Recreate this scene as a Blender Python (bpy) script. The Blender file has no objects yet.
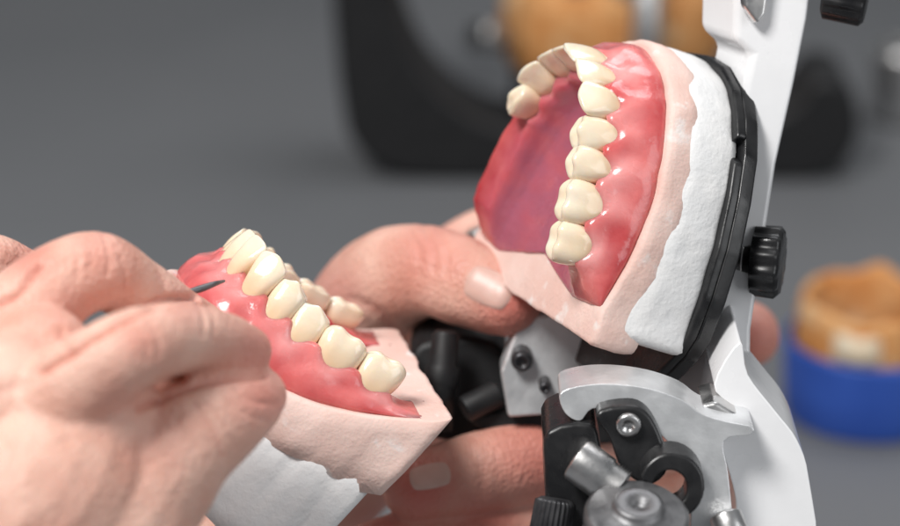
import bpy, bmesh, math, random
import numpy as np
from mathutils import Vector, Matrix, noise
from mathutils.bvhtree import BVHTree
random.seed(4)
S = bpy.context.scene
COL = S.collection
PITCH = math.radians(22); HC = .374; FP = 2500.
Rv = Vector((1,0,0)); Fv = Vector((0,math.cos(PITCH),-math.sin(PITCH))); Uv = Vector((0,math.sin(PITCH),math.cos(PITCH)))
CAM = Vector((0,0,HC))
def vdir(x,y,z): return Rv*x - Uv*y + Fv*z
def V(x,y,z=0.):
    d = (50+z)*.01
    return CAM + Rv*((x-450)/FP*d) - Uv*((y-263)/FP*d) + Fv*d
def G(x,y):
    r = (Rv*((x-450)/FP) - Uv*((y-263)/FP) + Fv)
    return CAM + r*(-CAM.z/r.z)
def project(co):
    c = co - np.array(CAM)
    x = c@np.array(Rv); y = -(c@np.array(Uv)); z = c@np.array(Fv)
    return 450+FP*x/z, 263+FP*y/z
def px(p, z=0.): return p*.01*(50+z)/FP     # pixels to metres at a depth

# ------------------------------------------------------------------ materials
def mat(name, c1, c2=None, rough=.4, metal=0, sss=0, srad=(1,.3,.2), sscale=.002, coat=0, nscale=60, bumps=(), tint=None, pale=None, spec=.5, rvar=0, spots=None):
    m = bpy.data.materials.new(name); m.use_nodes = True
    nt = m.node_tree; N = nt.nodes; L = nt.links
    b = N['Principled BSDF']
    b.inputs['Roughness'].default_value = rough
    b.inputs['Metallic'].default_value = metal
    b.inputs['Specular IOR Level'].default_value = spec
    b.inputs['Coat Weight'].default_value = coat
    b.inputs['Coat Roughness'].default_value = .12
    if sss:
        b.inputs['Subsurface Weight'].default_value = sss
        b.inputs['Subsurface Radius'].default_value = srad
        b.inputs['Subsurface Scale'].default_value = sscale
    tc = N.new('ShaderNodeTexCoord')
    n = N.new('ShaderNodeTexNoise'); n.inputs['Scale'].default_value = nscale; n.inputs['Detail'].default_value = 6
    L.new(tc.outputs['Object'], n.inputs['Vector'])
    rp = N.new('ShaderNodeMapRange'); rp.inputs[1].default_value = .35; rp.inputs[2].default_value = .65
    L.new(n.outputs['Fac'], rp.inputs[0])
    mx = N.new('ShaderNodeMix'); mx.data_type = 'RGBA'
    mx.inputs[6].default_value = (*c1,1); mx.inputs[7].default_value = (*(c2 or c1),1)
    L.new(rp.outputs[0], mx.inputs[0])
    out = mx.outputs[2]
    for an, cc in (('tint',tint),('pale',pale)):
        if not cc: continue
        at = N.new('ShaderNodeAttribute'); at.attribute_name = an
        m2 = N.new('ShaderNodeMix'); m2.data_type = 'RGBA'
        L.new(at.outputs['Fac'], m2.inputs[0]); L.new(out, m2.inputs[6]); m2.inputs[7].default_value = (*cc,1)
        out = m2.outputs[2]
    if spots:
        sc, col, thr = spots
        v = N.new('ShaderNodeTexNoise'); v.inputs['Scale'].default_value = sc; v.inputs['Detail'].default_value = 3
        L.new(tc.outputs['Object'], v.inputs['Vector'])
        r2 = N.new('ShaderNodeMapRange'); r2.inputs[1].default_value = thr; r2.inputs[2].default_value = thr+.08
        L.new(v.outputs['Fac'], r2.inputs[0])
        m3 = N.new('ShaderNodeMix'); m3.data_type = 'RGBA'
        L.new(r2.outputs[0], m3.inputs[0]); L.new(out, m3.inputs[6]); m3.inputs[7].default_value = (*col,1)
        out = m3.outputs[2]
    L.new(out, b.inputs['Base Color'])
    if rvar:
        rr = N.new('ShaderNodeMapRange'); rr.inputs[1].default_value = .3; rr.inputs[2].default_value = .7
        rr.inputs[3].default_value = max(.03,rough-rvar); rr.inputs[4].default_value = rough+rvar
        L.new(n.outputs['Fac'], rr.inputs[0]); L.new(rr.outputs[0], b.inputs['Roughness'])
    prev = None
    for (kind, sc, dist) in bumps:
        if kind == 'n':
            t = N.new('ShaderNodeTexNoise'); t.inputs['Detail'].default_value = 5; o = t.outputs['Fac']
        else:
            t = N.new('ShaderNodeTexVoronoi'); o = t.outputs['Distance']
        t.inputs['Scale'].default_value = sc
        L.new(tc.outputs['Object'], t.inputs['Vector'])
        bp = N.new('ShaderNodeBump'); bp.inputs['Strength'].default_value = 1; bp.inputs['Distance'].default_value = dist
        L.new(o, bp.inputs['Height'])
        if prev: L.new(prev.outputs[0], bp.inputs['Normal'])
        prev = bp
    if prev: L.new(prev.outputs[0], b.inputs['Normal'])
    return m
M = {}
M['wax'] = mat('red_wax', (.54,.05,.06), (.79,.20,.19), .22, sss=.6, srad=(1,.28,.22), sscale=.005, coat=.35, nscale=85, bumps=[('n',75,.0008),('n',220,.0003),('n',700,.00006)], tint=(.43,.115,.17), pale=(.87,.37,.36), rvar=.1)
M['tooth'] = mat('tooth_resin', (.92,.765,.575), (.95,.835,.68), .14, sss=.45, srad=(1,.7,.45), sscale=.0016, coat=.6, nscale=150, bumps=[('n',220,.00012),('n',600,.00006)], tint=(.88,.62,.37), rvar=.06)
M['pinkstone'] = mat('pink_stone', (.77,.52,.45), (.85,.64,.57), .72, sss=.1, sscale=.001, nscale=70, bumps=[('n',200,.0004),('n',1400,.00012)], spots=(150,(.87,.77,.73),.6))
M['plaster'] = mat('white_plaster', (.83,.83,.83), (.88,.87,.86), .7, nscale=150, bumps=[('n',120,.0004),('n',420,.0002),('n',1200,.0001)])
M['skin'] = mat('skin', (.725,.39,.30), (.865,.56,.45), .44, sss=.2, srad=(1,.35,.2), sscale=.0022, nscale=75, bumps=[('n',300,.0003),('v',900,.00022),('n',1800,.00016)], tint=(.64,.175,.14), rvar=.1, spec=.42, spots=(420,(.64,.31,.24),.69))
M['nail'] = mat('nail', (.68,.43,.36), (.74,.50,.43), .42, sss=.2, sscale=.002, coat=.08, nscale=200, bumps=[('n',500,.00008)])
M['white'] = mat('white_enamel', (.84,.84,.85), (.87,.87,.88), .25, coat=.4, nscale=90, rvar=.06, bumps=[('n',300,.00006)], spots=(260,(.70,.69,.67),.72))
M['steel'] = mat('steel', (.60,.60,.60), (.70,.69,.68), .34, metal=1, nscale=200, rvar=.1, bumps=[('n',900,.00004)])
M['alu'] = mat('cast_aluminium', (.70,.71,.72), (.80,.81,.82), .36, metal=.6, nscale=160, rvar=.1, bumps=[('n',700,.00008)])
M['grey'] = mat('grey_metal', (.15,.15,.155), (.21,.21,.215), .42, metal=.7, nscale=300, rvar=.1, bumps=[('n',900,.00006)])
M['black'] = mat('black_plastic', (.010,.010,.011), (.018,.018,.019), .32, nscale=200, rvar=.14, bumps=[('n',700,.00005)], spots=(300,(.05,.05,.052),.72))
M['matte'] = mat('matte_black', (.008,.008,.009), (.014,.014,.015), .55, nscale=200, rvar=.1)
M['dark'] = mat('dark_metal', (.05,.05,.055), (.09,.09,.095), .4, metal=.6, nscale=300, rvar=.1)
M['table'] = mat('grey_laminate', (.150,.155,.163), (.166,.17,.178), .55, nscale=6, bumps=[('n',500,.0001)])
M['orange'] = mat('orange_stone', (.66,.25,.06), (.79,.41,.16), .7, nscale=110, bumps=[('n',110,.0025)], spots=(80,(.84,.56,.31),.6))
M['blue'] = mat('blue_rubber', (.025,.085,.42), (.035,.11,.50), .45, nscale=50)
M['cream'] = mat('cream_resin', (.82,.66,.46), (.86,.74,.56), .5, nscale=80)

# ------------------------------------------------------------------ object helpers
LOC = {}
def thing(name, label, cat, loc, group=None):
    o = bpy.data.objects.new(name, None); COL.objects.link(o); o.location = loc; o.empty_display_size = .01
    o['label'] = label; o['category'] = cat
    if group: o['group'] = group
    LOC[o] = Vector(loc); return o
def tag(o, label, cat, group=None):
    o['label'] = label; o['category'] = cat
    if group: o['group'] = group
def build(name, verts, faces, m, parent=None, smooth=True, bevel=0, sub=0, origin=None, tint=None, pale=None, label=None, wn=False):
    loc = LOC[parent] if parent else Vector(origin or (0,0,0))
    me = bpy.data.meshes.new(name)
    me.from_pydata([tuple(Vector(v)-loc) for v in verts], [], faces)
    bm = bmesh.new(); bm.from_mesh(me)
    bmesh.ops.recalc_face_normals(bm, faces=bm.faces); bm.to_mesh(me); bm.free()
    for an, vals in (('tint',tint),('pale',pale)):
        if vals is not None:
            a = me.attributes.new(an,'FLOAT','POINT'); a.data.foreach_set('value', list(vals))
    me.polygons.foreach_set('use_smooth', [smooth]*len(me.polygons))
    me.materials.append(m)
    o = bpy.data.objects.new(name, me); COL.objects.link(o)
    if parent: o.parent = parent
    else: o.location = loc
    LOC[o] = loc
    if bevel:
        b = o.modifiers.new('Bevel','BEVEL'); b.width = bevel; b.segments = 3; b.limit_method = 'ANGLE'; b.angle_limit = math.radians(30)
        w = o.modifiers.new('WN','WEIGHTED_NORMAL')
    if sub:
        s = o.modifiers.new('Sub','SUBSURF'); s.levels = sub; s.render_levels = sub
    if label: o['label'] = label
    return o
DOWN = vdir(0,-.37,.93)      # horizontal, away from the camera
def slab(name, poly, z, thick, m, parent, d=None, bevel=.0008, label=None, rnd=True):
    d = d or DOWN
    P = [V(p[0],p[1],p[2] if len(p) > 2 else z) for p in poly]
    n = len(P); vs = P + [p+d*(thick*.01) for p in P]
    fs = [list(range(n)), list(range(2*n-1,n-1,-1))] + [[i,(i+1)%n,n+(i+1)%n,n+i] for i in range(n)]
    return build(name, vs, fs, m, parent, bevel=bevel, label=label)
def smoothpoly(poly, k=4):
    """closed Catmull-Rom through the corner points"""
    n = len(poly); out = []
    for i in range(n):
        p0,p1,p2,p3 = [np.array(poly[(i+j-1)%n],float) for j in range(4)]
        for a in range(k):
            t = a/k
            out.append(tuple(.5*((2*p1)+(-p0+p2)*t+(2*p0-5*p1+4*p2-p3)*t*t+(-p0+3*p1-3*p2+p3)*t**3)))
    return out
def lathe(name, p0, p1, prof, m, parent=None, segs=48, knurl=None, origin=None, bevel=0, label=None, caps=True):
    ax = (p1-p0); L = ax.length; ax.normalize()
    s = ax.orthogonal().normalized(); t = ax.cross(s)
    vs = []; fs = []
    for (a,r) in prof:
        for k in range(segs):
            th = 2*math.pi*k/segs
            rr = r
            if knurl and r > knurl[2]: rr = r*(1 - knurl[1]*(0.5+0.5*math.cos(knurl[0]*th)))
            vs.append(p0+ax*(a*L)+(s*math.cos(th)+t*math.sin(th))*rr)
    for i in range(len(prof)-1):
        for k in range(segs):
            fs.append([i*segs+k, i*segs+(k+1)%segs, (i+1)*segs+(k+1)%segs, (i+1)*segs+k])
    if caps:
        fs.append(list(range(segs))[::-1]); fs.append([(len(prof)-1)*segs+k for k in range(segs)])
    o = build(name, vs, fs, m, parent, origin=origin, label=label, bevel=bevel)
    if not bevel:
        o.modifiers.new('WN','WEIGHTED_NORMAL')
    return o
def catmull(P, k):
    P = [np.array(p,float) for p in P]; out = []
    Q = [2*P[0]-P[1]]+P+[2*P[-1]-P[-2]]
    for i in range(1,len(Q)-2):
        for a in range(k):
            t = a/k; p0,p1,p2,p3 = Q[i-1:i+3]
            out.append(.5*((2*p1)+(-p0+p2)*t+(2*p0-5*p1+4*p2-p3)*t*t+(-p0+3*p1-3*p2+p3)*t**3))
    out.append(P[-1]); return out
def tube_geo(vs, fs, chain, k=8, segs=22):
    """chain of (world Vector, radius in metres): a closed round-ended tube appended to vs, fs"""
    C = catmull([(*p,r) for p,r in chain], k)
    pts = [Vector(c[:3]) for c in C]; rad = [max(c[3],1e-4) for c in C]
    rings = []
    t0 = (pts[1]-pts[0]).normalized(); t1 = (pts[-1]-pts[-2]).normalized()
    for a in (.12,.35,.6,.85,1.1,1.35): rings.append((pts[0]-t0*rad[0]*math.cos(a), rad[0]*math.sin(a), t0))
    for i in range(len(pts)):
        t = (pts[min(i+1,len(pts)-1)]-pts[max(i-1,0)]).normalized(); rings.append((pts[i],rad[i],t))
    for a in (1.35,1.1,.85,.6,.35,.12): rings.append((pts[-1]+t1*rad[-1]*math.cos(a), rad[-1]*math.sin(a), t1))
    s = t0.orthogonal().normalized(); base = len(vs)
    for (c,r,t) in rings:
        s = (s - t*s.dot(t)).normalized(); u = t.cross(s)
        for q in range(segs):
            th = 2*math.pi*q/segs; vs.append(c+(s*math.cos(th)+u*math.sin(th))*r)
    n = len(rings)
    for i in range(n-1):
        for q in range(segs):
            fs.append([base+i*segs+q, base+i*segs+(q+1)%segs, base+(i+1)*segs+(q+1)%segs, base+(i+1)*segs+q])
    fs.append([base+q for q in range(segs)][::-1]); fs.append([base+(n-1)*segs+q for q in range(segs)])

# ------------------------------------------------------------------ jaw frames
UP = [(0,0),(.42,-.06),(1.12,-.34),(1.74,-.86),(2.14,-1.48),(2.42,-2.2),(2.66,-3.07),(2.84,-4.02),(2.92,-5.05)]
LO = [(0,0),(.28,-.03),(.82,-.16),(1.36,-.56),(1.78,-1.16),(2.08,-1.86),(2.4,-2.76),(2.62,-3.78),(2.76,-4.85)]
def arch(P, idx):
    s = 1 if idx >= 0 else -1
    a = abs(idx); Q = [(-P[1][0],P[1][1])]+P+[(2*P[-1][0]-P[-2][0],2*P[-1][1]-P[-2][1])]*1
    i = min(int(a),len(P)-2); t = a-i
    p0,p1,p2,p3 = [np.array(Q[j],float) for j in (i,i+1,i+2,min(i+3,len(Q)-1))]
    p = .5*((2*p1)+(-p0+p2)*t+(2*p0-5*p1+4*p2-p3)*t*t+(-p0+3*p1-3*p2+p3)*t**3)
    d = .5*((-p0+p2)+2*(2*p0-5*p1+4*p2-p3)*t+3*(-p0+3*p1-3*p2+p3)*t*t)
    d /= np.linalg.norm(d)+1e-9
    n = np.array((-d[1],d[0]))
    return np.array((p[0]*s,p[1])), np.array((n[0]*s,n[1])), np.array((d[0]*s,d[1]))
def rot(r):
    a = np.linalg.norm(r)
    if a < 1e-9: return np.eye(3)
    k = r/a; K = np.array([[0,-k[2],k[1]],[k[2],0,-k[0]],[-k[1],k[0],0]])
    return np.eye(3)+math.sin(a)*K+(1-math.cos(a))*K@K
class Frame: pass
def fit(P, near, obs, X0, Y0, Z0, D, ref, spee=0., lift=0., v0=-2., v1=-5.4):
    def bend(v,w):
        b = spee*min(0,v+1.0)**2*float(np.interp(w,[-3.2,-1.6],[0,1]))
        e = min(1,max(0,(v0-v)/(v0-v1)))
        return b+lift*e**1.4*float(np.interp(w,[-2.5,-1.5,-1.1,0],[0,1,1,0]))
    Z = np.array(Z0,float); Z /= np.linalg.norm(Z); Y = np.array(Y0,float); Y -= Z*(Y@Z); Y /= np.linalg.norm(Y); X = np.cross(Y,Z)
    R0 = np.column_stack([X,Y,Z])
    pts = []; pix = []; w = []
    for (i,sd,x,y,wt) in obs:
        p,n,_ = arch(P, i*near*sd); q = p+n*.3
        pts.append((q[0],q[1],.42+bend(q[1],0))); pix.append((x,y)); w.append(wt)
    pts = np.array(pts); pix = np.array(pix,float); w = np.array(w)
    p,n,_ = arch(P, ref*near); pr = np.array((p[0],p[1],.42+bend(p[1],0)))
    def pose(v):
        R = R0@rot(v[:3]); s = v[5]; tz = D-(s*(R@pr))[2]
        return R, s, np.array((v[3],v[4],tz))
    def res(v):
        R,s,t = pose(v); c = t+s*(pts@R.T)
        e = np.column_stack([450+FP*c[:,0]/c[:,2], 263+FP*c[:,1]/c[:,2]])-pix
        return np.concatenate([(e*w[:,None]).ravel(), v[:3]*35, [(v[5]-1)*60]])
    c0 = pix.mean(0); v = np.array([0,0,0,(c0[0]-450)*.02,(c0[1]-263)*.02,1.])
    lam = 1.
    for it in range(60):
        r = res(v); J = np.zeros((len(r),6))
        for k in range(6):
            d = np.zeros(6); d[k] = 1e-4; J[:,k] = (res(v+d)-r)/1e-4
        A = J.T@J; st = np.linalg.solve(A+lam*np.diag(np.diag(A)), -J.T@r)
        if (res(v+st)**2).sum() < (r**2).sum(): v = v+st; lam *= .4
        else: lam *= 4
    R,s,t = pose(v); f = Frame(); f.R, f.s, f.t = R,s,t
    f.pt = lambda u,vv,ww: CAM+vdir(*(0.01*(t+s*(R@np.array((u,vv,ww+bend(vv,ww)),float)))))
    return f
fu = fit(UP, 1, [(1,1,597,54,1),(2,1,601,77,1),(3,1,603,105,1),(4,1,597,136,1),(5,1,590,166,1),(6,1,583,200,1),(7,1,577,240,1),
               (1,-1,573,42,.8),(2,-1,546,52,.8),(3,-1,533,74,.8),(4,-1,525,98,.8)], None, (.228,-.966,-.122), (-.903,-.164,-.394), 50, 4, lift=.56, v0=-2.2, v1=-5.2)
fl = fit(LO, -1, [(1,1,231,243,1),(2,1,242,264,1),(3,1,260,286,1),(4,1,282,306,1),(5,1,305,328,1),(6,1,338,353,1),(7,1,378,373,1),
               (6,-1,302,298,.3),(4,-1,268,266,.3)], None, (-.72,-.60,-.34), (.6,-.79,-.03), 49.6, 5, spee=.05, lift=1.35, v0=-1.8, v1=-5.5)

# ------------------------------------------------------------------ teeth
def spow(c,e): return math.copysign(abs(c)**e, c)
def tooth_geo(kind, w, d, H):
    N = 32; rows = []; I = np.interp
    if kind in ('inc','can'):
        for t in (-.3,0,.12,.3,.5,.7,.85,.94,1.0):
            q = max(t,0)
            wd = I(q,[0,.25,.5,.82,.95,1],[.78,.92,1.02,1.06,1.0,.89])*w/2
            bo = I(q,[0,.25,.6,1],[.46,.54,.46,.22])*d
            bi = I(q,[0,.25,.6,.9,1],[-.44,-.46,-.14,.02,.08])*d
            ring = []
            for k in range(N):
                th = 2*math.pi*k/N; x = wd*spow(math.cos(th),.66); y = (bo+bi)/2+(bo-bi)/2*spow(math.sin(th),.84); z = H*t
                e = min(1,abs(x)/(w/2))
                g = max(0,(q-.55)/.45)
                z -= H*((.11*e**1.5) if kind == 'can' else (.04*e**4))*g
                ring.append((x,y,z,q))
            rows.append(ring)
        top = (0,.14*d,H*1.005,1)
    else:
        cusps = [(0,.46,.17),(0,-.5,.10)] if kind == 'pre' else [(.45,.44,.13),(-.45,.44,.15),(.45,-.45,.10),(-.45,-.45,.11)]
        def cf(x,y):
            f = sum(A*math.exp(-((x-cx)**2*(1.1 if kind == 'mol' else .75)+(y-cy)**2)/.15) for cx,cy,A in cusps)
            return f-.05*math.exp(-(y*y)/.02)
        def addring(t,wd,dd,wt):
            ring = []
            for k in range(N):
                th = 2*math.pi*k/N; xn = wd*spow(math.cos(th),.69); yn = dd*spow(math.sin(th),.82)
                if kind == 'mol' and yn > 0 and t > .1: yn -= .07*math.exp(-(xn/.18)**2)*min(1,t*1.6)
                ring.append((xn*w/2, yn*d/2, H*(t+wt*cf(xn,yn)), max(t,0)))
            rows.append(ring)
        for t,wd,dd,wt in ((-.3,.80,.80,0),(0,.84,.86,0),(.15,.93,.95,0),(.35,1.02,.98,0),(.58,1.06,.91,0),(.74,1.04,.80,.4),(.85,.96,.69,.9)): addring(t,wd,dd,wt)
        for k in (.78,.58,.38,.18): addring(.87-.03*(1-k),.96*k,.69*k,1)
        top = (0,0,H*(.83+cf(0,0)),1)
    vs = [v for r in rows for v in r]; fs = []
    for i in range(len(rows)-1):
        for k in range(N): fs.append([i*N+k,i*N+(k+1)%N,(i+1)*N+(k+1)%N,(i+1)*N+k])
    b = len(vs); vs.append(top)
    for k in range(N): fs.append([b-N+k,b-N+(k+1)%N,b])
    return vs, fs
UT = [None,('inc',.94,.72,1.08),('inc',.85,.66,1.02),('can',.90,.78,1.08),('pre',.86,.88,1.02),('pre',.84,.88,.98),('mol',1.06,.98,.95),('mol',1.02,.96,.88)]
LT = [None,('inc',.62,.58,1.14),('inc',.70,.62,1.16),('can',.80,.72,1.18),('pre',.80,.76,1.08),('pre',.84,.78,1.0),('mol',1.10,.88,.96),('mol',1.03,.86,.90)]
def teeth(fr, P, table, parent, skip=(), small=None, lean=0., sink=.02):
    for sd in (1,-1):
        for i in range(1,8):
            if i*sd in skip: continue
            kind,w,d,H = table[i]
            if small and sd == small: w,d,H = w*.99,d*.8,H*.8
            p,n,t = arch(P,i*sd)
            vs,fs = tooth_geo(kind,w,d,H)
            ra = random.uniform(-.07,.07); tl = random.uniform(-.04,.04)+(.08 if i < 4 else -.08); dz = random.uniform(-.04,.04)
            tm = random.uniform(-.04,.04)-lean*min(1,max(0,(i-1.5)/2.))
            W = []; tn = []
            for (x,y,z,q) in vs:
                nz = noise.noise(Vector((x*2.2+i*7,y*2.2+sd*3,z*2.2)))*.04
                x2 = x*math.cos(ra)-y*math.sin(ra)+(z-.4)*tm; y2 = x*math.sin(ra)+y*math.cos(ra)+z*tl+nz
                g = p+t*x2+n*(y2+.05)
                W.append(fr.pt(g[0],g[1],z+dz-sink)); tn.append(max(0,.85-q*1.1))
            build('tooth', W, fs, M['tooth'], parent, sub=1, tint=tn)

# ------------------------------------------------------------------ wax bases
def wax_base(fr, P, table, parent, upper):
    nS = 230; ext = 8.15 if upper else 8.25
    vs = []; fs = []; tn = []; pl = []; ncol = None
    for a in range(nS+1):
        idx = -ext+2*ext*a/nS; ai = abs(idx); sg = 1 if idx >= 0 else -1
        p,n,t = arch(P,idx)
        bump = math.cos(2*math.pi*ai) if ai >= 1 else math.cos(math.pi*(1-ai))
        if ai > 7.4: bump *= max(0,1-(ai-7.4)/.2)
        if upper and idx < -4.5: bump = -.2
        dd = np.interp(ai,[1,2,3,4,5,6,7,8],[table[i][2] for i in range(1,8)]+[.7])
        gm = dd*.44+.05
        f = np.interp(ai,[7.3,7.6,7.9,ext],[1,.86,.55,.12]) if upper else np.interp(ai,[7.2,7.6,7.95,ext],[1,.84,.50,.10])
        wob = noise.noise(Vector((idx*1.3,1.7,3 if upper else 9)))*.1+.05*noise.noise(Vector((idx*3.3,4.7,3 if upper else 9)))
        b2 = .04*bump
        gj = noise.noise(Vector((idx*2.1,8.2,1 if upper else 5)))*.04
        gum = [(gm+.15+b2,-.14),(gm+.07,.07+gj-.10*bump),(gm-.05,.19+gj-.14*bump),(.1,.08),(-gm+.04,.10-.08*bump),(-gm-.05,.02)]
        if upper:
            prof = [(.60,-1.16),(.80,-1.08),(.86,-.92+wob),(.80,-.62+.0),(.68+b2,-.36)]+gum+[(-gm-.14,-.2),(-gm-.3,-.5)]
        else:
            prof = [(.52,-1.12),(.70,-1.02),(.76,-.86+wob),(.73,-.58),(.64+b2,-.34)]+gum+[(-gm-.12,-.3),(-gm-.2,-.7),(-gm-.15,-1.12)]
        col = []
        for (nn,w) in prof:
            if w > -1.1: w = -1.1+(w+1.1)*f
            g = p+n*nn
            col.append((g[0],g[1],w))
        if upper:
            q = col[-1]; mv = -1.2-(ai/ext)*3.5; mw = np.interp(ai,[0,2,4,8],[-.62,-.85,-.93,-.9])
            for k in range(1,9):
                e = k/8; h = e*e*(3-2*e)
                u = q[0]*(1-e); v = q[1]*(1-e)+mv*e; w = q[2]*(1-math.sin(e*math.pi/2))+mw*math.sin(e*math.pi/2)
                w += noise.noise(Vector((u*1.5,v*1.5,5)))*.10*h+noise.noise(Vector((u*3.5,v*3.5,15)))*.03*h
                col.append((u,v,w))
        ncol = len(col)
        for k,c in enumerate(col):
            nz = noise.noise(Vector((c[0]*1.7,c[1]*1.7,c[2]*1.7)))*.04
            mo = .88+.45*noise.noise(Vector((c[0]*1.3,c[1]*1.3,3.3)))+.2*noise.noise(Vector((c[0]*4,c[1]*4,8.3)))
            vs.append((c[0]+n[0]*nz,c[1]+n[1]*nz,c[2])); tn.append(min(1,max(0,mo*min(1,max(0,(k-7)/4.)))) if upper else max(0,(k-9)/5.)*.4)
            e = {3:.2,4:.5,5:.8,6:.7,7:.45,8:.3,9:.15}.get(k,0)*(f if upper else f*.9)
            pl.append(max(0,min(1,e*(.75+1.1*noise.noise(Vector((c[0]*1.1+4,c[1]*1.1,c[2]*1.1)))+.2*bump))) if not (upper and idx < -4.5) else 0)
    for a in range(nS):
        for k in range(ncol-1): fs.append([a*ncol+k,a*ncol+k+1,(a+1)*ncol+k+1,(a+1)*ncol+k])
    for a in (0,nS):                       # close the back edge down to the cast
        b = len(vs)
        for k in range(ncol):
            c = vs[a*ncol+k]; vs.append((c[0],c[1]-.06,-1.22)); tn.append(tn[a*ncol+k]); pl.append(0)
        for k in range(ncol-1): fs.append([a*ncol+k,a*ncol+k+1,b+k+1,b+k])
    return build('wax_base', [fr.pt(*v) for v in vs], fs, M['wax'], parent, tint=tn, pale=pl)

# ------------------------------------------------------------------ casts
def outline(P, off, vend, n=150):
    pts = []
    for a in range(121):
        idx = -8.9+17.8*a/120; p,nn,t = arch(P,idx); g = p+nn*off
        if g[1] > vend+.25: pts.append(g)
    ue = pts[-1][0]
    pts += [np.array((ue+.0,vend+.12)), np.array((ue-.15,vend)), np.array((-ue+.15,vend)), np.array((-ue,vend+.12))]
    return resample(pts, n)
def resample(pts, n=150):
    pts = [np.array(p,float) for p in pts]; pts.append(pts[0]); L = [0]
    for a,b in zip(pts,pts[1:]): L.append(L[-1]+np.linalg.norm(b-a))
    q = np.linspace(0,L[-1],n,endpoint=False)
    return np.column_stack([np.interp(q,L,[p[0] for p in pts]), np.interp(q,L,[p[1] for p in pts])])
def prism(name, fr, P, layers, vend, m, parent, seed=0, label=None, hollow=0, poly=None, fine=.5):
    """layers: (w, outward offset, roughness)"""
    vs = []; fs = []; n = 180 if poly is None else 300
    for li,(w,off,am) in enumerate(layers):
        O = outline(P,off,vend-(off-.9)*.6,n) if poly is None else resample(poly,n)
        cen = O.mean(0)
        if poly is not None:
            dd = O-cen; O = O+dd/np.linalg.norm(dd,axis=1)[:,None]*off
        for k,(x,y) in enumerate(O):
            q = Vector((x*1.6,y*1.6,w*1.6+seed)); e = noise.noise(q)+fine*noise.noise(q*2.7)
            dv = np.array((x,y))-cen; dv /= np.linalg.norm(dv)
            vs.append((x+dv[0]*e*am, y+dv[1]*e*am, w+.9*am*(noise.noise(q*.8+Vector((9,0,0)))+fine*noise.noise(q*2.3+Vector((4,0,0))))))
    for i in range(len(layers)-1):
        for k in range(n): fs.append([i*n+k,i*n+(k+1)%n,(i+1)*n+(k+1)%n,(i+1)*n+k])
    rough = .03 if poly is None else 0
    for i0,dirn in ((0,1),((len(layers)-1)*n,-1)):
        prev = list(range(i0,i0+n)); cen = np.array([vs[j] for j in prev]).mean(0)
        for sc in (.975,.9,.75,.5,.25):
            b = len(vs)
            for j in range(n):
                c = np.array(vs[i0+j]); c = cen+(c-cen)*sc
                c[2] += dirn*(.02 if (sc < .99 and rough) else 0)+rough*noise.noise(Vector((c[0]*2,c[1]*2,seed+5)))
                if hollow and i0 == 0 and sc < .6: c[2] -= hollow
                vs.append(tuple(c))
            cur = list(range(b,b+n))
            for k in range(n): fs.append([prev[k],prev[(k+1)%n],cur[(k+1)%n],cur[k]])
            prev = cur
        b = len(vs); vs.append(tuple(cen-np.array((0,0,hollow if i0 == 0 else 0))))
        for k in range(n): fs.append([prev[k],prev[(k+1)%n],b])
    o = build(name, [fr.pt(*v) for v in vs], fs, m, parent, label=label)
    if poly is not None: o.modifiers.new('WN','WEIGHTED_NORMAL')
    return o

# upper
cu = thing('plaster_cast', 'pink stone upper cast set in white plaster on the black plate', 'dental cast', fu.pt(0,-2.5,-2.6))
prism('stone_body', fu, UP, [(-1.08,.98,.05),(-1.16,1.03,.06),(-1.32,1.06,.06),(-1.5,1.07,.06),(-1.64,1.075,.05),(-1.85,1.04,.05),(-2.0,.95,.05)], -5.95, M['pinkstone'], cu, 1, fine=.3)
prism('plaster_mount', fu, UP, [(-1.45,.90,.05),(-1.66,1.05,.05),(-1.95,1.085,.05),(-2.4,1.085,.05),(-2.75,1.065,.05),(-2.95,1.0,.05)], -5.6, M['plaster'], cu, 7, fine=.12)
du = thing('denture', 'upper red wax denture set up on the raised upright cast', 'denture', fu.pt(0,-2.5,-1.05))
wax_base(fu, UP, UT, du, True)
teeth(fu, UP, UT, du, skip=(-5,-6,-7), small=-1, sink=.05)
# lower
cl = thing('plaster_cast', 'pink stone lower cast on white plaster held low between the two hands', 'dental cast', fl.pt(0,-2.5,-4.0))
prism('stone_body', fl, LO, [(-1.05,.86,.05),(-1.12,.93,.05),(-1.5,.97,.05),(-1.9,.97,.06),(-2.2,.94,.08)], -5.5, M['pinkstone'], cl, 21, hollow=.5, fine=.45)
prism('plaster_mount', fl, LO, [(-1.95,.80,.06),(-2.25,.95,.14),(-2.7,.98,.18),(-3.3,.98,.2),(-3.9,.95,.18),(-4.3,.9,.1)], -5.25, M['plaster'], cl, 33)
dl = thing('denture', 'lower pink wax denture whose front teeth are being worked on by hand', 'denture', fl.pt(0,-2.5,-1.05))
wax_base(fl, LO, LT, dl, False)
teeth(fl, LO, LT, dl, small=1, lean=.14)

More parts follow.
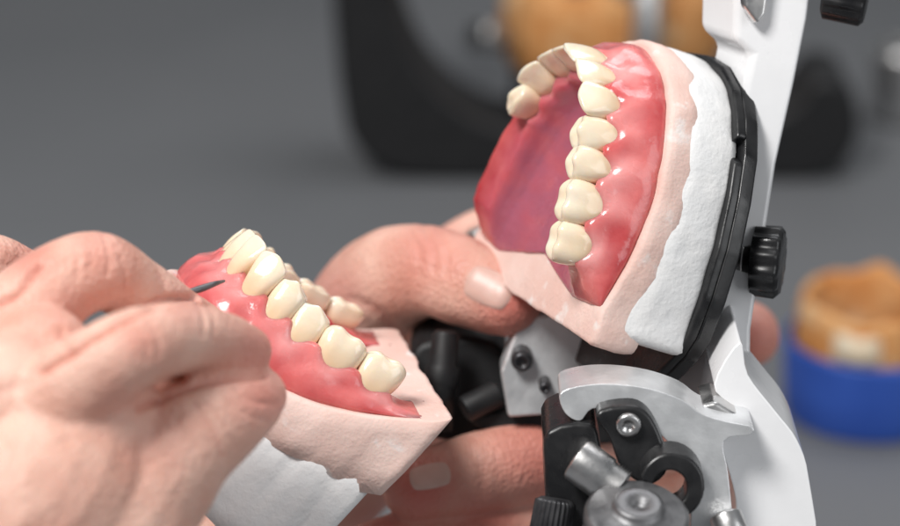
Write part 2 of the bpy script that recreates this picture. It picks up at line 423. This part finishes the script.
# ------------------------------------------------------------------ hands
def hand(name, chains, label, creases, reds, voxel=.0006, smooth=5, lumps=.0001):
    vs = []; fs = []
    for ch in chains:
        tube_geo(vs, fs, [(V(x,y,z), px(r,z)) for (x,y,z,r) in ch])
    me = bpy.data.meshes.new('tmp'); me.from_pydata([tuple(v) for v in vs], [], fs)
    o = bpy.data.objects.new('tmp', me); COL.objects.link(o)
    r = o.modifiers.new('R','REMESH'); r.mode = 'VOXEL'; r.voxel_size = voxel; r.adaptivity = 0
    s = o.modifiers.new('S','SMOOTH'); s.factor = .5; s.iterations = smooth
    dg = bpy.context.evaluated_depsgraph_get()
    m2 = bpy.data.meshes.new_from_object(o.evaluated_get(dg))
    bpy.data.objects.remove(o)
    n = len(m2.vertices); co = np.empty(n*3); m2.vertices.foreach_get('co',co); co = co.reshape(-1,3)
    no = np.empty(n*3); m2.vertex_normals.foreach_get('vector',no); no = no.reshape(-1,3)
    X,Y = project(co); front = ((no@np.array(Fv)) < .15).astype(float)
    disp = np.zeros(n); tint = np.zeros(n)
    for (poly,dep,sig) in creases:
        C = catmull(poly,10); best = np.full(n,1e9)
        for c0,c1 in zip(C,C[1:]):
            d = c1-c0; q = np.clip(((X-c0[0])*d[0]+(Y-c0[1])*d[1])/(d@d+1e-9),0,1)
            best = np.minimum(best,(X-c0[0]-q*d[0])**2+(Y-c0[1]-q*d[1])**2)
        g = np.exp(-best/(sig*sig)); disp -= dep*.001*g*front; tint = np.maximum(tint, max(0,min(.38,dep*.6))*g*front)
    for (x,y,rad,a) in reds:
        tint = np.maximum(tint, a*np.exp(-((X-x)**2+(Y-y)**2)/(rad*rad)))
    for i in range(n):
        q = Vector(co[i]); disp[i] += lumps*(noise.noise(q*160)+.4*noise.noise(q*420))
    co = co+no*disp[:,None]
    loc = Vector((co[:,0].mean(),co[:,1].mean(),co[:,2].min()))
    m2.vertices.foreach_set('co',(co-np.array(loc)).ravel())
    for a in list(m2.attributes):
        if a.name == 'tint': m2.attributes.remove(a)
    at = m2.attributes.new('tint','FLOAT','POINT'); at.data.foreach_set('value',tint)
    m2.polygons.foreach_set('use_smooth',[True]*len(m2.polygons)); m2.materials.clear(); m2.materials.append(M['skin']); m2.name = name
    ob = bpy.data.objects.new(name,m2); COL.objects.link(ob); ob.location = loc; LOC[ob] = loc
    tag(ob,label,'hand')
    bv = BVHTree.FromPolygons([Vector(c) for c in co],[tuple(p.vertices) for p in m2.polygons])
    return ob, bv
def nail(parent, bv, cx, cy, a, lx, ly):
    """curved nail plate lying on the fingertip; lx along the finger"""
    ca,sa = math.cos(a),math.sin(a); vs = []; fs = []; n = 13
    for i in range(n):
        for j in range(n):
            s = -1+2*i/(n-1); t = -1+2*j/(n-1)
            sx = s*math.sqrt(1-t*t*.38); ty = t*math.sqrt(1-s*s*.30)
            x = cx+ca*sx*lx-sa*ty*ly; y = cy+sa*sx*lx+ca*ty*ly
            d = (V(x,y,0)-CAM).normalized(); h = bv.ray_cast(CAM,d)
            e = max(abs(s),abs(t))
            p = h[0] if h[0] else V(x,y,4)
            nn = h[1] if h[0] else -Fv
            if nn.dot(d) > 0: nn = -nn
            vs.append(p+nn*(.0004 if e < .8 else (.00025 if e < .95 else -.0003)))
    for i in range(n-1):
        for j in range(n-1): fs.append([i*n+j,i*n+j+1,(i+1)*n+j+1,(i+1)*n+j])
    return build('fingernail', vs, fs, M['nail'], parent, sub=1)

fist = [
    # back of the hand and wrist
    [(-150,640,-7,135),(-40,560,-6.8,130),(40,490,-6.3,118),(70,430,-6,94)],
    [(-60,430,-6,112),(10,400,-6,90),(40,360,-5.6,56)],
    [(20,580,-6.2,130),(100,515,-5.8,104),(140,465,-5.3,70)],
    # upper finger (middle): up to the knuckle and down to the tool
    [(0,350,-5.0,62),(48,294,-4.5,46),(95,271,-4.0,40),(136,290,-3.1,34),(178,314,-2.3,28),(205,325,-1.8,22)],
    # near finger (index)
    [(40,425,-6.4,70),(84,382,-7.0,49),(130,351,-7.0,42),(176,338,-6.0,37),(220,345,-4.6,34),(245,351,-3.8,27)],
    # finger behind, top left
    [(-60,330,-3.0,50),(-20,272,-2.0,38),(18,272,-1.4,27),(60,300,-1.0,24)],
    # thumb
    [(80,530,-5.6,96),(142,480,-5.7,76),(186,440,-5.6,58),(222,417,-5.0,47),(248,402,-4.1,36),(256,396,-3.8,31)],
    # soft pad between thumb and finger
    [(90,430,-5.0,60),(130,396,-4.8,54),(168,380,-4.4,44),(200,376,-3.9,36),(224,376,-3.4,26)],
]
hl, bl = hand('hand', fist, 'hand in the left foreground gripping the small steel wax tool', [
    ([(40,372),(72,352),(118,324),(160,302),(194,296)],1.8,3.4),
    ([(70,356),(64,342),(62,330)],.5,4),([(40,372),(20,385),(0,392)],.3,7),
    ([(120,258),(126,275),(124,290)],.32,2.6),([(88,236),(92,254),(90,270)],.32,2.4),([(104,236),(109,254),(108,274)],.34,2.4),([(74,248),(78,262),(78,278)],.28,2.4),([(97,240),(100,254),(99,264)],.2,2),
    ([(196,300),(204,315),(203,335)],.38,2.6),([(208,306),(215,320),(213,338)],.3,2.6),([(150,322),(158,338),(158,356)],.3,2.6),([(140,328),(147,344),(146,362)],.24,2.4),
    ([(158,272),(165,284),(166,296)],.28,2.4),
    ([(234,388),(250,400),(274,404)],.3,2.6),([(226,400),(246,414),(266,420)],.24,2.4),([(194,404),(212,428),(222,456)],.34,3),([(206,402),(224,424),(236,446)],.28,2.6),([(176,420),(192,446),(198,478)],.2,3),
    ([(264,374),(232,377),(200,382),(172,392),(140,408)],1.6,3.6),([(20,420),(30,470),(20,520)],-.25,14),
    ([(0,302),(20,292),(40,266)],1.5,4)],
    [(262,350,32,.6),(268,395,34,.6),(190,300,28,.4),(100,250,30,.35),(30,262,30,.45),(160,440,40,.25),(60,310,40,.25),(140,340,26,.3),(120,400,34,.25)])
back = [
    [(150,640,12,110),(270,500,11.5,95),(360,420,10.5,82),(430,390,10.3,72)],
    [(380,400,10.5,70),(470,420,11,68),(560,420,11.5,62)],
    # thumb lying over the lower cast
    [(345,375,9.5,62),(362,312,8,56),(392,280,6.6,53),(430,271,5.6,46),(466,283,4.8,44),(496,297,4.3,39),(508,302,4.1,35)],
    [(350,320,9,46),(345,302,8.2,34),(350,297,8,30)],
    # fingers round the back of the frame, tips returning under it
    [(540,410,11.5,46),(640,390,12,40),(712,388,10,36),(690,426,7.5,36),(610,450,5.6,40),(530,462,4.6,43),(460,478,4.0,41),(416,488,3.7,34)],
    [(540,450,11.5,46),(640,470,12,38),(700,480,10,34),(660,505,7.5,36),(570,524,5.4,40),(480,538,4.4,40),(405,547,4.0,37),(372,551,3.8,30)],
    [(520,390,11.5,46),(620,350,12,38),(700,330,11.5,34),(745,330,10,30),(752,338,9.6,28)],
    [(400,300,10,40),(440,258,10.2,26),(478,228,10.2,19),(492,222,10.2,15)],
]
hr, br = hand('hand', back, 'hand behind the articulator with its thumb over the lower cast', [
    ([(408,232),(420,250),(418,275)],.4,3.4),([(424,228),(434,248),(433,272)],.45,3.4),([(438,232),(447,252),(446,272)],.35,3.4),
    ([(352,300),(375,310),(400,335)],.5,5),([(470,450),(482,470),(482,492)],.4,4),([(545,428),(555,450),(553,475)],.4,4)],
    [(515,305,44,.85),(420,490,44,.95),(430,250,44,.55),(385,535,40,.8),(335,290,30,.55),(680,395,50,.9),(540,460,70,.7),(480,525,60,.7),(755,335,40,.7)])
nail(hr, br, 489, 288, .42, 27, 20)
nail(hr, br, 430, 476, 2.95, 23, 14)

# ------------------------------------------------------------------ wax tool
vs = []; fs = []
tube_geo(vs, fs, [(V(224,281,-1.2),px(1.4)),(V(214,284,-1.5),px(2.8)),(V(200,289,-1.75),px(3.6)),(V(186,293,-2.0),px(3.2)),(V(150,305,-2.8),px(6)),(V(60,345,-4.6),px(8))], k=6, segs=14)
o = build('wax_carver', vs, fs, M['grey'], origin=V(200,290,-2)); tag(o,'slim grey steel wax carver held at the lower front teeth','carving tool')

# ------------------------------------------------------------------ foreground articulator
ar = thing('articulator', 'white metal dental articulator standing open with black mounting plate', 'articulator', V(700,600,2))
lu = -Vector(vdir(*fu.R[:,0]))              # sideways of the upper jaw, away from the camera
slab('upper_arm', [(738,-70),(822,-70),(809,20),(796,85),(778,165),(765,250),(753,330),(752,400),(700,410),(716,300),(742,100),(752,55),(735,40)], 1.2, 1.6, M['white'], ar, d=lu, bevel=.0015)
half = [(0,1.22),(1.0,1.12),(1.9,.72),(2.6,.08),(3.15,-.7),(3.6,-1.7),(3.97,-2.9),(4.14,-4.1),(4.14,-5.1),(3.95,-5.6),(3.5,-6.2),(2.7,-6.95),(2.2,-7.2)]
pp = half[:4]+[(2.95,-.32),(2.6,-.62),(2.62,-.76),(3.24,-.9)]+half[5:]
mir = [(-x,y) for (x,y) in half[:0:-1]]
prism('mounting_plate', fu, UP, [(-2.80,-.08,0),(-2.82,-.03,0),(-2.87,0,0),(-3.0,.01,0),(-3.03,.0,0)], 0, M['black'], ar, 50, poly=pp+mir)
prism('plate_back', fu, UP, [(-3.033,-.04,0),(-3.05,.02,0),(-3.09,.03,0),(-3.36,.03,0),(-3.42,0,0),(-3.44,-.06,0)], 0, M['black'], ar, 51, poly=half+mir)
kc = V(752,260,1.4); kd = vdir(.96,.1,-.25).normalized()
lathe('locking_knob', kc, kc+kd*.0062, [(0,px(24)),(.06,px(37)),(.85,px(38)),(1,px(33)),(1,px(12)),(1.0,px(1))], M['black'], ar, segs=96, knurl=(12,.10,px(31)))
lathe('knob_shaft', kc-kd*.004, kc+kd*.0005, [(0,px(18)),(1,px(18))], M['steel'], ar)
k2 = V(824,-8,1.5)
lathe('top_knob', k2, k2+vdir(.95,.2,-.2).normalized()*.009, [(0,px(20)),(.08,px(28)),(.9,px(29)),(1,px(24)),(1,px(1))], M['black'], ar, segs=72, knurl=(14,.08,px(24)))
slab('arm_slot', [(742,-30),(772,-30),(766,14),(758,26),(745,8)], .9, .25, M['steel'], ar, d=lu)
# lower white column
slab('lower_arm', smoothpoly([(740,342),(748,375),(776,412),(797,440),(809,478),(813,560),(742,560),(736,500),(724,455),(720,436),(743,428),(733,408),(714,385)],4), -.6, 2.2, M['white'], ar, bevel=.0022)
slab('silver_bracket', smoothpoly([(560,394),(580,386),(612,384),(650,389),(682,400),(702,414),(728,422),(752,427),(750,435),(724,441),(729,480),(732,560),(694,560),(690,490),(674,450),(650,427),(615,411),(592,409),(580,421),(565,413)],4), -1.4, .95, M['alu'], ar, bevel=.0014)
slab('bracket_step', [(700,406),(716,402),(752,424),(748,432),(712,418)], -1.0, 1.0, M['steel'], ar)
slab('hinge_plate', smoothpoly([(596,414),(628,406),(648,414),(662,440),(668,470),(648,486),(622,470),(610,440)],4), -1.75, .5, M['black'], ar)
sc = V(628,423,-1.8)
lathe('hex_screw', sc-DOWN*.0005, sc-DOWN*.0016, [(0,px(12)),(.7,px(12)),(1,px(10.5)),(1,px(5.5)),(.5,px(5)),(.5,px(.5))], M['steel'], ar, segs=36)
# curved black catch
rg = []
for k in range(21):
    a = math.radians(-170+k*13.5); rg.append((672+33*math.cos(a),487+34*math.sin(a)))
for k in range(20,-1,-1):
    a = math.radians(-170+k*13.5); rg.append((670+17*math.cos(a),489+18*math.sin(a)))
slab('curved_catch', rg, -2.2, .6, M['black'], ar)
slab('black_block', smoothpoly([(548,432),(590,424),(600,445),(604,490),(590,540),(552,540),(545,470)],3), -1.5, 1.6, M['black'], ar)
c0 = V(576,458,-1.9); c1 = V(620,490,-2.1)
lathe('spring_barrel', c0, c1, [(0,px(8)),(0,px(19)),(.05,px(22)),(.62,px(22)),(.65,px(19))]+[(.65+.35*(k+1)/14,px(21 if k%2 == 0 else 18)) for k in range(14)]+[(1,px(2))], M['steel'], ar)
c0 = V(634,540,-2.6); ca = vdir(.05,-.82,-.57).normalized()
lathe('condyle_disc', c0-ca*.004, c0+ca*.009, [(0,px(40)),(.1,px(50)),(.42,px(50)),(.46,px(45)),(.56,px(45)),(.6,px(50)),(.78,px(50)),(.86,px(45)),(.88,px(26)),(1.0,px(24)),(1.03,px(20)),(1.03,px(9)),(.9,px(8)),(.9,px(1))], M['grey'], ar, segs=64)
lathe('knurled_wheel', V(556,498,-1.6), V(548,545,-1.6), [(0,px(14)),(.08,px(20)),(1,px(21)),(1,px(2))], M['dark'], ar, segs=96, knurl=(24,.16,px(15)))
lathe('end_stud', V(724,512,-1.8), V(736,545,-2.0), [(0,px(10)),(.1,px(16)),(1,px(17)),(1,px(2))], M['steel'], ar)
# lower frame seen between the two casts
slab('base_plate', [(520,318),(556,314),(600,328),(634,345),(645,366),(640,402),(610,402),(566,414),(508,418),(500,372)], 3.8, .6, M['alu'], ar)
slab('frame_block', smoothpoly([(412,356),(430,342),(466,338),(502,348),(508,380),(506,420),(476,440),(436,440),(410,410)],3), 5.0, 1.8, M['matte'], ar, bevel=.003)
lathe('frame_post', V(446,330,4.2), V(438,430,4.0), [(0,px(10)),(.05,px(15)),(.35,px(15)),(.38,px(19)),(.55,px(19)),(.58,px(15)),(1,px(15))], M['matte'], ar)
lathe('frame_roller', V(464,410,4.0), V(500,392,4.2), [(0,px(12)),(.05,px(15)),(.9,px(15)),(1,px(11))], M['matte'], ar)
slab('cross_bar', smoothpoly([(560,396),(600,402),(640,420),(640,440),(560,446),(500,438),(470,420),(505,410)],3), 4.2, 1.6, M['matte'], ar)
for (x,y,r) in ((522,362,9),(545,388,5)):
    h = V(x,y,3.5)
    lathe('frame_bolt', h+DOWN*.006, h-DOWN*.0005, [(0,px(r*1.3)),(.85,px(r*1.3)),(1,px(r*1.1)),(1,px(r*.6)),(.9,px(r*.55)),(.9,px(.5))], M['dark'], ar, segs=32)
c = V(470,246,8)
lathe('rear_pin', c, c+vdir(.6,-.2,.6).normalized()*.02, [(0,px(14)),(.1,px(18)),(1,px(18))], M['steel'], ar)

# ------------------------------------------------------------------ background things
g = G(410,182); cmx = lambda a,b,c: g+Vector((a,b,c))*.01
ab = thing('articulator', 'black articulator out of focus on the grey table behind', 'articulator', g)
prof = smoothpoly([(-2.9,3.6),(-2.5,1.8),(-1.2,.5),(1.0,.05),(4,0),(8,0),(14,0),(17.6,.1),(19.0,1.0),(19.4,2.6),(18.8,4.4),(17.4,4.6),(16.4,3.4),(14,2.4),(9,2.2),(5.2,2.3),(3.0,2.9),(1.4,4.1),(.2,5.9),(-.5,8.5),(-.9,15),(-3.0,15),(-3.2,9),(-3.1,6)],5)
n = len(prof); vs = [cmx(x,0,z) for x,z in prof]+[cmx(x,4.6,z) for x,z in prof]
build('base_frame', vs, [list(range(n)),list(range(2*n-1,n-1,-1))]+[[i,(i+1)%n,n+(i+1)%n,n+i] for i in range(n)], M['matte'], ab, bevel=.004)
def box(name, x0,x1,y0,y1,z0,z1, m, parent, bevel, base=cmx):
    vs = [base(x,y,z) for z in (z0,z1) for (x,y) in ((x0,y0),(x1,y0),(x1,y1),(x0,y1))]
    return build(name, vs, [[3,2,1,0],[4,5,6,7],[0,1,5,4],[1,2,6,5],[2,3,7,6],[3,0,4,7]], m, parent, bevel=bevel)
box('cast_support', 4.5,13, 2.4,5, 1.8,3.9, M['matte'], ab, .006)
oc = thing('plaster_cast', 'orange stone cast mounted in the blurred black articulator', 'dental cast', cmx(9,3,3.9))
def horseshoe(name, c, ro, ri, z0, z1, m, parent, a0=-.25, a1=math.pi+.25, seg=40, sx=1, sy=1, am=.12):
    vs = []; fs = []
    for k in range(seg+1):
        a = a0+(a1-a0)*k/seg
        for (r,z) in ((ro,z0),(ro*1.02,(z0+z1)/2),(ro*.97,z1),(ri*1.05,z1),(ri,(z0+z1)/2),(ri,z0)):
            e = noise.noise(Vector((math.cos(a)*2,math.sin(a)*2,r+z)))*am
            vs.append(c+Vector((math.cos(a)*(r+e)*sx,-math.sin(a)*(r+e)*sy,z+(e*2.2 if z > z0 else 0)))*.01)
    for k in range(seg):
        for j in range(6): fs.append([k*6+j,k*6+(j+1)%6,(k+1)*6+(j+1)%6,(k+1)*6+j])
    fs.append([0,1,2,3,4,5]); fs.append([seg*6+j for j in (5,4,3,2,1,0)])
    return build(name, vs, fs, m, parent, sub=1)
horseshoe('stone_body', cmx(8.9,4.2,0), 4.9,2.6, 3.85,8.2, M['orange'], oc, sy=.8, am=.45)
lathe('incisal_pin', cmx(10.0,-.4,5.2), cmx(10.0,-.4,12), [(0,.005),(.1,.0065),(1,.0065)], M['steel'], ab)
lathe('side_screw', cmx(2.6,1.5,6.2), cmx(4.2,1.2,6.2), [(0,.006),(1,.006)], M['steel'], ab)
gb = G(880,447)
c = gb+Vector((.0,.030,0))
bc = thing('blue_mould', 'blue round rubber mould cup on the grey table at the right edge', 'mould', c)
lathe('cup_wall', c, c+Vector((0,0,.028)), [(0,.0255),(.03,.0285),(.5,.0295),(.95,.0298),(1,.0292),(1,.0278),(.3,.0275),(.3,.001)], M['blue'], bc, segs=64)
oc2 = thing('plaster_ring', 'open orange stone ring model standing in the blue mould cup', 'dental model', c+Vector((0,0,.0085)))
horseshoe('stone_body', c, 2.62,2.1, .86,4.35, M['orange'], oc2, a0=1.05, a1=1.05+math.pi*2-1.5, am=.2)
vs = []; fs = []
for i in range(7):
    for j in range(5):
        a = 1.62+.62*i/6; z = 2.75+1.05*j/4+.08*math.sin(i*1.7)
        e = .10 if 0 < i < 6 and 0 < j < 4 else -.12
        vs.append(c+Vector((math.cos(a)*(2.74+e),-math.sin(a)*(2.74+e),z))*.01)
for i in range(6):
    for j in range(4): fs.append([i*5+j,i*5+j+1,(i+1)*5+j+1,(i+1)*5+j])
build('cream_patch', vs, fs, M['cream'], oc2, sub=1)
gc = G(893,128)
o = lathe('metal_cup', gc+Vector((.006,.015,0)), gc+Vector((.006,.015,.035)), [(0,.012),(.1,.016),(.9,.016),(1,.013),(1,.011),(.2,.011),(.2,.001)], M['steel'], origin=gc+Vector((.006,.015,0)))
tag(o,'small blurred metal cup at the far right edge of the table','cup')

# ------------------------------------------------------------------ table, light, camera
t = build('tabletop', [(-2,-1,0),(2,-1,0),(2,3.5,0),(-2,3.5,0)], [[0,1,2,3]], M['table'])
t['kind'] = 'structure'; t['label'] = 'plain grey table surface'
T = V(450,263,1)
def area(name, off, size, power, col, tgt=T):
    l = bpy.data.lights.new(name,'AREA'); l.size = size; l.energy = power; l.color = col
    ob = bpy.data.objects.new(name,l); COL.objects.link(ob); ob.location = T+Vector(off)
    ob.rotation_euler = (tgt-ob.location).to_track_quat('-Z','Y').to_euler()
area('key_lamp', (-.38,-.30,.78), .30, 9.6, (1,.985,.965))
area('fill_lamp', (.75,-.5,.35), .6, 2.7, (.97,.985,1))
area('rear_lamp', (.25,.55,.8), .5, 3.2, (.97,.98,1))
w = bpy.data.worlds.new('World'); S.world = w; w.use_nodes = True
w.node_tree.nodes['Background'].inputs[0].default_value = (.93,.96,1,1); w.node_tree.nodes['Background'].inputs[1].default_value = .19
cam = bpy.data.cameras.new('Camera'); co = bpy.data.objects.new('Camera',cam); COL.objects.link(co)
co.location = CAM; co.rotation_euler = (math.radians(90)-PITCH,0,0)
cam.sensor_width = 36; cam.lens = 100; cam.clip_start = .01; cam.clip_end = 20
cam.dof.use_dof = True; cam.dof.focus_distance = .498; cam.dof.aperture_fstop = 9.5
S.camera = co
S.view_settings.view_transform = 'Standard'; S.view_settings.look = 'None'; S.view_settings.exposure = 0
